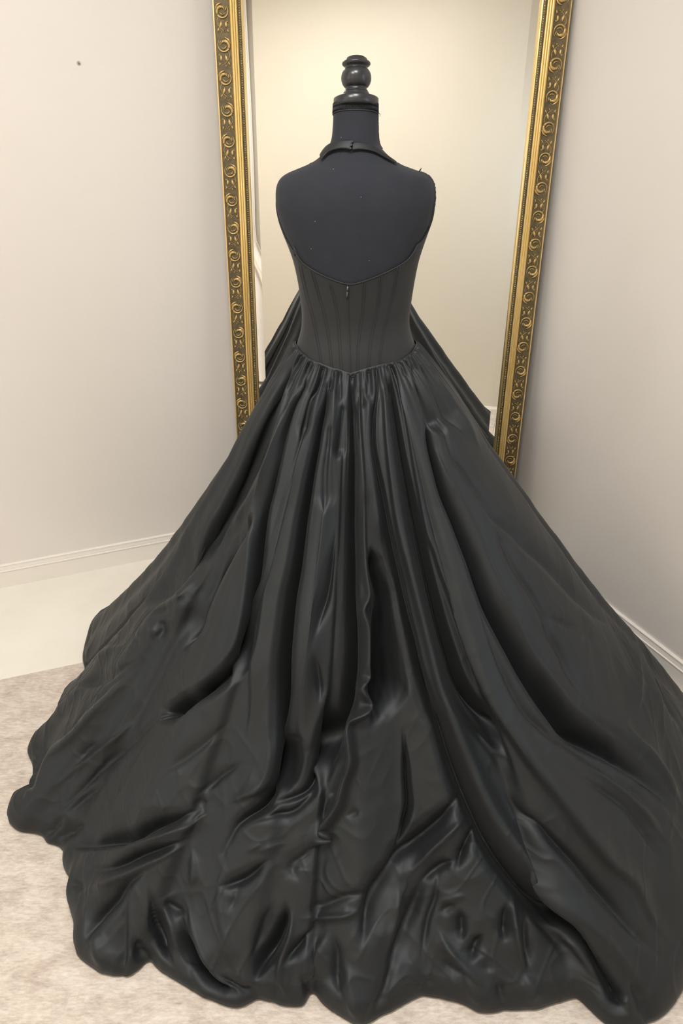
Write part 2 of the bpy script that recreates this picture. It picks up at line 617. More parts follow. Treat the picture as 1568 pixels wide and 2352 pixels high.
# motif of the ornament band: C-scroll with acanthus leaf, inner curls, then a sprig of leaves and beads.
# local: x along the rail (0..0.086), y across the band (-0.022..0.022), z out of the band
def motif_mesh(name, flip):
    m = MB()
    sy = -1.0 if flip else 1.0

    def P(x, y, z):
        return (x, y * sy, z)

    def arc(cx, cy, r0, r1, a0, a1, t0, tm, t1, n=12, z=0.0015, flat=0.8):
        pts, rad = [], []
        for i in range(n + 1):
            t = i / n
            a = math.radians(a0 + (a1 - a0) * t)
            r = r0 + (r1 - r0) * t
            pts.append(P(cx + r * math.cos(a), cy + r * math.sin(a), z + 0.0012 * math.sin(PI * t)))
            rad.append(t0 + (tm - t0) * 2 * t if t < 0.5 else tm + (t1 - tm) * (2 * t - 1))
        m.tube(pts, [q_ * 1.3 for q_ in rad], n=6, flat=flat)

    cx = 0.022
    arc(cx, 0.0, 0.0180, 0.0168, -140, 60, 0.0005, 0.0016, 0.0028, n=14)          # main C stem
    arc(cx + 0.001, 0.001, 0.0160, 0.0085, 60, 250, 0.0030, 0.0042, 0.0007, n=12)  # fat acanthus head
    arc(cx, 0.0, 0.0100, 0.0075, -60, 90, 0.0006, 0.0014, 0.0006, n=8)            # inner curl
    arc(cx - 0.004, -0.006, 0.0065, 0.0040, 180, 330, 0.0005, 0.0013, 0.0010, n=8)
    arc(cx, 0.0, 0.0205, 0.0200, 95, 175, 0.0006, 0.0026, 0.0006, n=8)            # leaf laid on the outside
    for i in range(5):                                                           # serrations of the leaf
        a = math.radians(70 + i * 32)
        r = 0.0185 - i * 0.0017
        m.ellipsoid(P(cx + r * math.cos(a), r * math.sin(a), 0.0030), (0.0022, 0.0016, 0.0012),
                    Matrix.Rotation(a * sy + 0.5, 3, 'Z'), n=6, m=4)
    # stem to the sprig
    pts = [P(cx + 0.014, 0.012, 0.001), P(cx + 0.026, 0.017, 0.0015), P(cx + 0.040, 0.010, 0.0015), P(cx + 0.054, -0.006, 0.001)]
    m.tube([tuple(p) for p in catmull(pts, 3)], 0.0009, n=5)
    for i in range(6):                                                           # beads along the stem
        t = i / 5
        m.ellipsoid(P(cx + 0.026 + 0.026 * t, 0.011 - 0.018 * t, 0.0016), (0.0013, 0.0013, 0.0013), n=6, m=4)
    for lx, ly, ang, ln, wd in ((0.056, 0.006, 0.25, 0.0092, 0.0043), (0.056, -0.010, -0.1, 0.0085, 0.0040),
                                (0.070, 0.014, 0.5, 0.0062, 0.0026), (0.072, -0.015, -0.5, 0.0058, 0.0025),
                                (0.048, -0.015, -0.7, 0.0040, 0.0017), (0.076, 0.004, 0.2, 0.0040, 0.0016)):
        m.ellipsoid(P(lx, ly, 0.0014), (ln, wd, 0.0024), Matrix.Rotation(ang * sy, 3, 'Z'), n=7, m=5)
        m.ellipsoid(P(lx - ln * 0.7, ly - 0.0014, 0.0012), (wd * 0.9, wd * 0.6, 0.0016), n=5, m=4)
    for i in range(5):
        m.ellipsoid(P(0.060 + 0.004 * i, 0.017 - 0.0075 * (i % 2), 0.0009), (0.0011, 0.0011, 0.0011), n=5, m=3)
    me = m.mesh(name)
    me.materials.append(M_relief)
    me.polygons.foreach_set('use_smooth', [True] * len(me.polygons))
    return me


motif_a, motif_b = motif_mesh('scroll_ornament', False), motif_mesh('scroll_ornament_mirrored', True)
STEP = 0.0868


def lace_mesh(length):
    """fine rope-and-leaf string along the sight edge"""
    m = MB()
    n = int((length - 0.17) / 0.0065)
    for i in range(n):
        u = -n * 0.0065 / 2 + i * 0.0065
        s = 1 if (i // 5) % 2 else -1
        m.ellipsoid((u, 0.0788, 0.0285), (0.0036, 0.0011, 0.0016), Matrix.Rotation(s * 0.65, 3, 'Z'), n=5, m=3)
        if i % 5 == 0:
            m.ellipsoid((u, 0.0785, 0.0287), (0.0026, 0.0026, 0.0017), n=6, m=3)
    return m


# rails: (length, matrix from rail-local to mirror-local). mirror-local: x right, y away, z up the frame
def rail_matrix(kind):
    if kind == 'left':     # u down..up = z, w -> +x, h -> -y
        return Matrix(((0, 1, 0, -MW / 2), (0, 0, -1, 0), (1, 0, 0, MH / 2), (0, 0, 0, 1)))
    if kind == 'right':
        return Matrix(((0, -1, 0, MW / 2), (0, 0, -1, 0), (-1, 0, 0, MH / 2), (0, 0, 0, 1)))
    if kind == 'top':
        return Matrix(((1, 0, 0, 0), (0, 0, -1, 0), (0, -1, 0, MH), (0, 0, 0, 1)))
    return Matrix(((-1, 0, 0, 0), (0, 0, -1, 0), (0, 1, 0, 0), (0, 0, 0, 1)))


for kind, length in (('left', MH), ('right', MH), ('top', MW), ('bottom', MW)):
    RM = rail_matrix(kind)
    r_ob = rail('frame_rail', length, RM, mir)
    m = lace_mesh(length)
    lo = m.build('rope_edging', M_gold, r_ob, smooth=True)
    lo.data.transform(RM)
    tag(lo, kind='stuff')
    n = int((length - 0.11) / STEP)
    for i in range(n):
        o = bpy.data.objects.new('scroll_ornament', motif_a if i % 2 == 0 else motif_b)
        COL.objects.link(o)
        o.parent = r_ob
        # motif x axis runs down the rail on the left side and up on the right side
        u0 = n * STEP / 2 - i * STEP
        T = RM @ Matrix.Translation((u0, 0.028, 0.0372)) @ Matrix.Rotation(PI, 4, 'Z')
        o.matrix_local = T

# silvered glass with a bevelled border
gx, gz0, gz1, bev, bd = MW / 2 - FW + 0.004, FW - 0.004, MH - FW + 0.004, 0.031, 0.0014
yo = -0.013
v = [(-gx, yo, gz0), (gx, yo, gz0), (gx, yo, gz1), (-gx, yo, gz1)]
v += [(-gx + bev, yo - bd, gz0 + bev), (gx - bev, yo - bd, gz0 + bev), (gx - bev, yo - bd, gz1 - bev), (-gx + bev, yo - bd, gz1 - bev)]
m = MB()
m.add([v[4], v[5], v[6], v[7]], [(0, 1, 2, 3)])
m.build('mirror_glass', M_glass, mir)
m = MB()
m.add(v, [(0, 1, 5, 4), (1, 2, 6, 5), (2, 3, 7, 6), (3, 0, 4, 7)])
m.build('glass_bevel', M_glass, mir)
m = MB()
m.box((-MW / 2 + 0.02, -0.008, 0.02), (MW / 2 - 0.02, -0.001, MH - 0.02))
m.build('backing_board', M_back, mir)

# ------------------------------------------------------------------ dress form
YM = 1.70
SIL = [  # photo y, left x, right x, depth to the back (m), depth to the front (m)
    (238, 766, 868, .040, .048), (262, 765, 868, .041, .048), (290, 763.5, 868, .043, .048), (315, 761.5, 869, .047, .048),
    (333, 756, 872, .053, .048), (346, 748, 881, .060, .048), (358, 737, 893, .067, .048), (370, 722, 908, .073, .049),
    (380, 703, 926, .078, .050), (389, 681, 950, .082, .052), (397, 662, 972, .085, .055), (405, 649, 986, .088, .060),
    (415, 640, 993, .091, .066), (430, 634.5, 997, .094, .074), (450, 633, 998, .097, .085), (475, 635, 995, .099, .097),
    (505, 643, 988, .099, .107), (535, 654, 977, .098, .112), (565, 666.5, 966, .096, .112), (600, 679, 955, .092, .108),
    (650, 690, 945, .086, .098), (700, 696.5, 937.5, .082, .089), (730, 698, 934.5, .081, .086), (760, 694.5, 938, .086, .088),
    (800, 682, 952, .100, .095), (850, 667, 970, .112, .103), (910, 660, 980, .116, .106), (970, 668, 974, .108, .100),
    (1010, 690, 950, .085, .080), (1018, 740, 900, .04, .04)]
sil = catmull(np.array(SIL), 3)
tz = np.array([at_depth(816, r[0], YM)[2] for r in sil])
txl = np.array([at_depth(r[1], r[0], YM)[0] for r in sil])
txr = np.array([at_depth(r[2], r[0], YM)[0] for r in sil])
tb, tf = sil[:, 3], sil[:, 4]
# smooth neck lean: the top of the neck sits a little forward (away from the camera)
tyc = YM + 0.020 * smooth(1.44, 1.62, tz)


def torso_pt(ring_f, phi, off=0.0):
    """ring_f: fractional ring index (arrays ok), phi: angle from the back centre, + to photo right"""
    i = np.arange(len(tz))
    z = np.interp(ring_f, i, tz)
    xl, xr = np.interp(ring_f, i, txl), np.interp(ring_f, i, txr)
    b_, f_ = np.interp(ring_f, i, tb), np.interp(ring_f, i, tf)
    yc = np.interp(ring_f, i, tyc)
    cx, a = (xl + xr) / 2, (xr - xl) / 2
    n = 2.25
    s, c = np.sin(phi), np.cos(phi)
    sx = np.sign(s) * np.abs(s) ** (2 / n)
    cy = np.sign(c) * np.abs(c) ** (2 / n)
    d = np.where(c > 0, b_, f_)
    tl = 0.20 * smooth(1.545, 1.60, z)          # the neck leans forward, its top slants
    return np.stack([cx + (a + off) * sx, yc - (d + off) * cy, z + tl * (d + off) * cy], -1)


NP = 120
ph = np.linspace(-PI, PI, NP, endpoint=False)
V = np.concatenate([torso_pt(np.full(NP, float(i)), ph) for i in range(len(tz))])
Q = grid_quads(len(tz), NP, True)[:, ::-1]
form = empty('dress_form', (0.03, YM, 0.0))
tag(form, 'black fabric dress form with turned wooden neck finial wearing the black gown', 'dress form')


def child_local(o, root):
    """parent keeping world-space geometry: shift mesh so that the root's offset is undone"""
    o.data.transform(Matrix.Translation(-Vector(root.location)))


me = mesh_np('torso', V, Q)
o = link_mesh('torso', me, M_jersey, form)
child_local(o, form)

# neck cap and finial (lathed, leaning very slightly forward)
z_of = lambda y: at_depth(816, y, YM + 0.02)[2]
zc0 = z_of(238)
tilt = Matrix.Rotation(math.radians(-11), 3, 'X')
axis_x = at_depth(817.5, 232, YM + 0.02)[0]
cap_c = (axis_x, YM + 0.018, zc0 - 0.003)
m = MB()
m.lathe([(0.020, -0.004), (0.0455, -0.004), (0.0468, 0.001), (0.0468, 0.011), (0.0455, 0.0125), (0.0420, 0.0140), (0.0300, 0.0160),
         (0.0275, 0.0180), (0.0268, 0.0220), (0.0245, 0.0250), (0.0200, 0.0260)], 48, cap_c, tilt)
o = m.build('neck_cap', M_lacquer, form, True)
child_local(o, form)
FZ = 0.79
fin = [(0.018, 0.028), (0.0235, 0.0295), (0.0240, 0.0315), (0.0215, 0.0335), (0.0215, 0.0355)]
for t in np.linspace(-0.85, 0.85, 15):                # the ball
    fin.append((0.0312 * math.cos(t * 1.02) ** 0.9, 0.0600 + 0.0285 * math.sin(t * 1.15)))
fin += [(0.0245, 0.0865), (0.0255, 0.0875), (0.0275, 0.0890), (0.0292, 0.0915), (0.0292, 0.0945), (0.0275, 0.0970), (0.0245, 0.0985),
        (0.0235, 0.1000), (0.0215, 0.1045), (0.0165, 0.1085), (0.0095, 0.1105), (0.002, 0.1110)]
m = MB()
fin = [(r_, (z_ - 0.03) * FZ + 0.03 * 0.85) for r_, z_ in fin]
m.lathe(fin, 48, cap_c, tilt)
o = m.build('finial', M_lacquer, form, True)
child_local(o, form)

# zig-zag braid round the top of the neck
m = MB()
for row, (rf, r0) in enumerate(((0.9, 0.0), (2.2, 0.0))):
    pts = []
    nseg = 180
    for i in range(nseg + 1):
        p = torso_pt(np.array(rf + 0.55 * (1 if i % 2 else -1)), np.array(2 * PI * i / nseg - PI), 0.0012)
        pts.append(tuple(p))
    m.tube(pts, 0.0011, n=5, cap=False)
pts = [tuple(torso_pt(np.array(0.2), np.array(2 * PI * i / 90 - PI), 0.001)) for i in range(91)]
m.tube(pts, 0.0012, n=5, cap=False)
pts = [tuple(torso_pt(np.array(3.1), np.array(2 * PI * i / 90 - PI), 0.001)) for i in range(91)]
m.tube(pts, 0.0010, n=5, cap=False)
o = m.build('neck_braid', M_braid, form, True)
child_local(o, form)

# frayed seam down the right side of neck, shoulder and arm hole
m = MB()
pts, rad = [], []
for i, rf in enumerate(np.linspace(3.0, 14.0, 60)):
    pts.append(tuple(torso_pt(np.array(rf), np.array(math.radians(84)), 0.0008)))
    rad.append(0.0012 + 0.0007 * random.random())
m.tube(pts, rad, n=6)
o = m.build('neck_seam', M_braid, form, True)
child_local(o, form)
m = MB()
pts, rad = [], []
for i, rf in enumerate(np.linspace(29.0, 58.0, 110)):
    pts.append(tuple(torso_pt(np.array(rf), np.array(math.radians(80)), 0.0010)))
    rad.append(0.0015 + 0.0013 * random.random())
m.tube(pts, rad, n=6)
pt = torso_pt(np.array(28.5), np.array(math.radians(80)), 0.002)
m.tube([tuple(pt), (pt[0] + 0.004, pt[1], pt[2] + 0.007)], [0.002, 0.0006], n=5)
o = m.build('arm_seam', M_braid, form, True)
child_local(o, form)
tp = torso_pt(np.array(3.0), np.array(math.radians(86)), 0.0)
m = MB()
m.tube([tuple(tp), (tp[0] + 0.003, tp[1], tp[2] + 0.001), (tp[0] + 0.005, tp[1], tp[2] - 0.001), (tp[0] + 0.0045, tp[1], tp[2] - 0.005)], 0.0006, n=5)
o = m.build('loose_thread', M_braid, form, True)
child_local(o, form)

# bits of lint on the jersey
lr_, lp_ = np.linspace(0, 66, 300), np.linspace(-1.4, 1.4, 240)
LPX = proj(torso_pt(np.repeat(lr_, len(lp_)), np.tile(lp_, len(lr_))))
for lx_, ly_ in ((714, 571), (783, 316), (766, 388), (829, 452), (723, 508), (848, 600)):
    k_ = int(np.argmin((LPX[:, 0] - lx_) ** 2 + (LPX[:, 1] - ly_) ** 2))
    m = MB()
    m.ellipsoid(tuple(torso_pt(np.array(lr_[k_ // len(lp_)]), np.array(lp_[k_ % len(lp_)]), 0.0003)), (0.0007, 0.0007, 0.0007), n=6, m=4)
    o = m.build('lint', M_lint, form, True)
    child_local(o, form)

# stand (hidden under the skirt, carries the form)
m = MB()
m.lathe([(0.016, 0.10), (0.016, tz[-1] + 0.01)], 24, (0.03, YM, 0))
o = m.build('stand_pole', M_pole, form, True)
child_local(o, form)
for k in range(3):
    a = 2 * PI * k / 3 + 0.4
    m = MB()
    pts = [(0.03, YM, 0.16), (0.03 + 0.12 * math.cos(a), YM + 0.12 * math.sin(a), 0.12),
           (0.03 + 0.24 * math.cos(a), YM + 0.24 * math.sin(a), 0.022)]
    m.tube([tuple(p) for p in catmull(pts, 5)], 0.012, n=10)
    o = m.build('stand_leg', M_pole, form, True)
    child_local(o, form)

# ------------------------------------------------------------------ gown
gown = empty('ball_gown', (0.03, YM, 0.0))
tag(gown, 'black satin halter ball gown with corset back and long train', 'gown')

# lookup table of the back of the torso: pixel -> (ring, phi)
rf_s = np.linspace(0, len(tz) - 4, 700)
ph_s = np.linspace(-PI * 0.56, PI * 0.56, 420)
RR, PP = np.meshgrid(rf_s, ph_s, indexing='ij')
PIX = proj(torso_pt(RR.ravel(), PP.ravel(), 0.004))


def torso_at(px, py):
    d = (PIX[:, 0] - px) ** 2 + (PIX[:, 1] - py) ** 2
    i = int(np.argmin(d))
    return RR.ravel()[i], PP.ravel()[i]


NECK = [(671, 563), (678, 588), (692, 603), (708, 614), (727, 626), (746, 635), (772, 646), (800, 654), (818, 651), (835, 646),
        (867, 635), (886, 626), (905, 617), (922, 607), (937, 596), (950, 580), (960, 560)]
SEAM = [(681, 800), (690, 814), (702, 826), (720, 837), (740, 845), (762, 853), (784, 859), (805, 866), (825, 859), (850, 853),
        (880, 845), (910, 838), (930, 829), (945, 816), (954, 801)]


def edge_curve(pts):
    a = np.array([torso_at(x, y) for x, y in catmull(pts, 3)])
    o_ = np.argsort(a[:, 1])
    return a[o_, 1], a[o_, 0]


nph, nrf = edge_curve(NECK)
sph, srf = edge_curve(SEAM)
side_top_ring = float(nrf[0] + nrf[-1]) / 2
side_seam_ring = float(srf[0] + srf[-1]) / 2


def neck_ring(p):
    """ring index of the bodice's upper edge at angle p"""
    base = np.interp(p, nph, nrf)
    w = smooth(min(-nph[0], nph[-1]), PI * 0.80, np.abs(p))
    return base + (30 - base) * w


def seam_ring(p):
    base = np.interp(p, sph, srf)
    w = smooth(PI * 0.5, PI, np.abs(p))
    return base + (side_seam_ring + 3.5 - base) * w


NB, NR = 260, 90
pb = np.linspace(-PI, PI, NB, endpoint=False)
top, bot = neck_ring(pb), seam_ring(pb)
BONES = [[(757, 649), (768, 690), (775, 730), (780, 790), (784, 857)],
         [(716, 622), (733, 680), (746, 725), (756, 785), (763, 853)],
         [(690, 612), (703, 670), (716, 718), (731, 790), (738, 844)],
         [(836, 648), (833, 705), (827, 750), (822, 800), (821, 858)],
         [(874, 632), (867, 700), (858, 745), (850, 790), (844, 853)],
         [(915, 611), (898, 690), (885, 740), (875, 795), (871, 846)]]
rows = []
for j in range(NR + 1):
    t = j / NR
    rf = top + (bot - top) * t
    rows.append(torso_pt(rf, pb, 0.0042 + 0.0012 * math.sin(PI * t)))
rows.append(torso_pt(bot + 0.6, pb, 0.001))
lip = torso_pt(top + 0.15, pb, 0.0005)
rows = [lip] + rows
V = np.concatenate(rows)
me = mesh_np('bodice', V, grid_quads(len(rows), NB, True)[:, ::-1])
o = link_mesh('bodice', me, M_bodice, gown)
child_local(o, gown)
bodice = o


def on_torso(px, py, off=0.0055):
    r_, p_ = torso_at(px, py)
    return tuple(torso_pt(np.array(r_), np.array(p_), off))


for line in BONES:
    m = MB()
    L2 = catmull(line, 5)
    for dx in (-2.6, 2.6):
        pts = np.array([on_torso(x + dx, y, 0.0054) for x, y in L2])
        pts[1:-1] = (pts[:-2] + 2 * pts[1:-1] + pts[2:]) / 4
        m.tube([tuple(p) for p in pts], 0.0007, n=5)
    o = m.build('boning_seam', M_stitch, bodice, True)
    child_local(o, gown)

# edge binding of the low back
m = MB()
pts = np.array([tuple(torso_pt(np.array(r_), np.array(p_), 0.0045)) for p_, r_ in zip(nph, nrf)])
for _ in range(3):
    pts[1:-1] = (pts[:-2] + 2 * pts[1:-1] + pts[2:]) / 4
m.tube([tuple(p) for p in pts], 0.0016, n=6)
o = m.build('neckline_binding', M_stitch, bodice, True)
child_local(o, gown)

# concealed zip with its pull
zp = empty_zip = MB()
pts = np.array([on_torso(x, y, 0.0056) for x, y in catmull([(799, 656), (800, 700), (802, 760), (804, 820), (805, 864)], 6)])
pts[1:-1] = (pts[:-2] + 2 * pts[1:-1] + pts[2:]) / 4
zp.tube([tuple(p) for p in pts], 0.0014, n=6)
zo = zp.build('zip', M_stitch, bodice, True)
child_local(zo, gown)
m = MB()
p0, p1 = on_torso(798, 668, 0.008), on_torso(797.5, 686, 0.0085)
m.tube([p0, p1], [0.0014, 0.0018], n=8)
m.tube([on_torso(799, 658, 0.007), on_torso(798.5, 668, 0.0085)], [0.0024, 0.0020], n=8)
o = m.build('zip_pull', M_zip, bodice, True)
child_local(o, gown)

# halter band: two satin ends meeting at the nape
def strap(top_line, bot_line, name, off, ruffle=None):
    T, B = catmull(top_line, 6), catmull(bot_line, 6)
    n = min(len(T), len(B))
    nc = 7
    pts = np.zeros((n, nc, 3))
    for i in range(n):
        for j in range(nc):
            t = j / (nc - 1)
            x, y = T[i] * (1 - t) + B[i] * t
            pts[i, j] = on_torso(x, y, off + 0.0016 * math.sin(PI * t))
    for _ in range(2):
        pts[1:-1] = (pts[:-2] + 2 * pts[1:-1] + pts[2:]) / 4
        pts[:, 1:-1] = (pts[:, :-2] + 2 * pts[:, 1:-1] + pts[:, 2:]) / 4
    if ruffle:
        k = n - 1 if ruffle > 0 else 0
        for j in range(nc):
            pts[k, j, 0] += 0.0025 * (1 if j % 2 else -1)
            pts[k, j, 1] -= 0.003
    me = mesh_np(name, pts.reshape(-1, 3), grid_quads(n, nc))
    o_ = link_mesh(name, me, M_satin, gown)
    md = o_.modifiers.new('thickness', 'SOLIDIFY')
    md.thickness = 0.0016
    md.offset = 1
    child_local(o_, gown)
    return o_


strap([(741, 356), (748, 345), (757, 335), (768, 328), (782, 324), (798, 322), (811, 321)],
      [(744, 366), (751, 357), (760, 349), (771, 344), (785, 341), (797, 342), (806, 344)], 'halter_strap', 0.010, 1)
strap([(809, 327), (825, 327), (840, 329), (855, 335), (870, 345), (888, 359), (906, 372)],
      [(809, 345), (825, 343), (842, 345), (857, 349), (872, 357), (888, 366), (903, 375)], 'halter_strap', 0.0072)
# front halves of the straps, running up from the bust to the neck
for s in (-1, 1):
    pts = []
    for t in np.linspace(0, 1, 14):
        p_ = s * (math.radians(158) - math.radians(48) * t)
        pts.append(tuple(torso_pt(np.array(31.0 - 7.5 * t), np.array(p_), 0.002 - 0.006 * t * t)))
    m = MB()
    m.tube(pts, [0.010 - 0.006 * i_ / 13 for i_ in range(14)], n=8, flat=0.3, up=(0, 1, 0))
    o = m.build('halter_strap', M_satin, gown, True)
    child_local(o, gown)

# ------------------------------------------------------------------ skirt and train
CXS, CYS = 0.03, YM
HEM_PX = [(182, 1535), (150, 1580), (118, 1640), (78, 1690), (60, 1722), (62, 1760), (40, 1815), (17, 1850), (15, 1880), (40, 1906),
          (80, 1914), (108, 1938), (140, 1948), (143, 1985), (155, 2022), (150, 2060), (165, 2118), (170, 2180), (210, 2218),
          (285, 2243), (338, 2216), (400, 2248), (470, 2290), (540, 2313), (590, 2296), (648, 2308), (698, 2308), (714, 2278),
          (745, 2308), (795, 2338), (838, 2349), (900, 2322), (970, 2288), (1050, 2299), (1130, 2323), (1250, 2308), (1325, 2293),
          (1365, 2330), (1410, 2362), (1470, 2366), (1530, 2325), (1562, 2283), (1590, 2235)]
HEM = [on_floor(x, y, 0.02) for x, y in catmull(HEM_PX, 4)]
HEM += [(0.86, 0.97), (1.00, 1.20), (1.065, 1.45), (1.062, 1.66), (1.035, 1.82), (0.94, 2.02), (0.83, 2.22), (0.69, 2.39), (0.30, 2.44),
        (0.02, 2.45), (-0.28, 2.44), (-0.58, 2.40), (-0.80, 2.33), (-0.90, 2.15)]
hm = np.array(HEM)
hth = np.arctan2(hm[:, 0] - CXS, -(hm[:, 1] - CYS))
hr = np.hypot(hm[:, 0] - CXS, hm[:, 1] - CYS)
o_ = np.argsort(hth)
hth, hr = hth[o_], hr[o_]
hth3 = np.concatenate([hth - 2 * PI, hth, hth + 2 * PI])
hr3 = np.concatenate([hr, hr, hr])

NV, NF = 1150, 260
TV = math.radians(118)
th = np.concatenate([np.linspace(-TV, TV, NV, endpoint=False), np.linspace(TV, 2 * PI - TV, NF, endpoint=False)])
th = np.where(th > PI, th - 2 * PI, th)
NC = len(th)
Rhem = np.interp(th, hth3, hr3)
ker = np.array([1, 1, 2, 1, 1.0])
ker /= ker.sum()
Rpad = np.concatenate([Rhem[-2:], Rhem, Rhem[:2]])
Rhem = np.convolve(Rpad, ker, 'valid')
S0 = torso_pt(seam_ring(th), th, 0.0045)
Hx, Hy = CXS + Rhem * np.sin(th), CYS - Rhem * np.cos(th)

NRW = 640
s = np.linspace(0, 1, NRW) ** 1.05
s2 = s[:, None]
back = smooth(0.2, 0.95, np.cos(th))[None, :]
right = smooth(0.1, 0.9, np.sin(th))[None, :]
pw = 1.15 + 0.06 * back - 0.13 * right
X = S0[None, :, 0] + (Hx - S0[:, 0])[None, :] * s2
Y = S0[None, :, 1] + (Hy - S0[:, 1])[None, :] * s2
pad = 0.035 * smooth(0.55, 0.92, s2)
roll = np.where(s2 > 0.972, np.sqrt(np.clip(1 - ((s2 - 0.972) / 0.028) ** 2, 0, 1)), 1.0)
Z = S0[None, :, 2] * np.clip(1 - s2, 0, 1) ** pw
# gathered cloth puffs outwards just under the seam
Z = Z + 0.020 * np.sin(PI * np.clip(s2 / 0.22, 0, 1)) * (1 - s2)
Z = (Z + pad) * (0.15 + 0.85 * roll) + 0.0095
BASE = np.stack([X, Y, Z], -1)

dU = np.roll(BASE, -1, 1) - np.roll(BASE, 1, 1)
dS = np.gradient(BASE, axis=0)
NRM = np.cross(dU, dS)
NRM /= np.maximum(np.linalg.norm(NRM, axis=-1, keepdims=True), 1e-9)
flip = np.sign(NRM[NRW // 2, 0, 2])
NRM *= flip
view = np.array([0, 0, H]) - BASE
view /= np.linalg.norm(view, axis=-1, keepdims=True)
facing = smooth(-0.05, 0.25, (NRM * view).sum(-1)) * smooth(-0.35, 0.0, np.cos(th))[None, :]
UV = proj(BASE)
PXf, PYf = UV[..., 0].ravel(), UV[..., 1].ravel()
vis = np.where((facing.ravel() > 0.01))[0]
vx, vy = PXf[vis], PYf[vis]
DISP = np.zeros(len(vis))

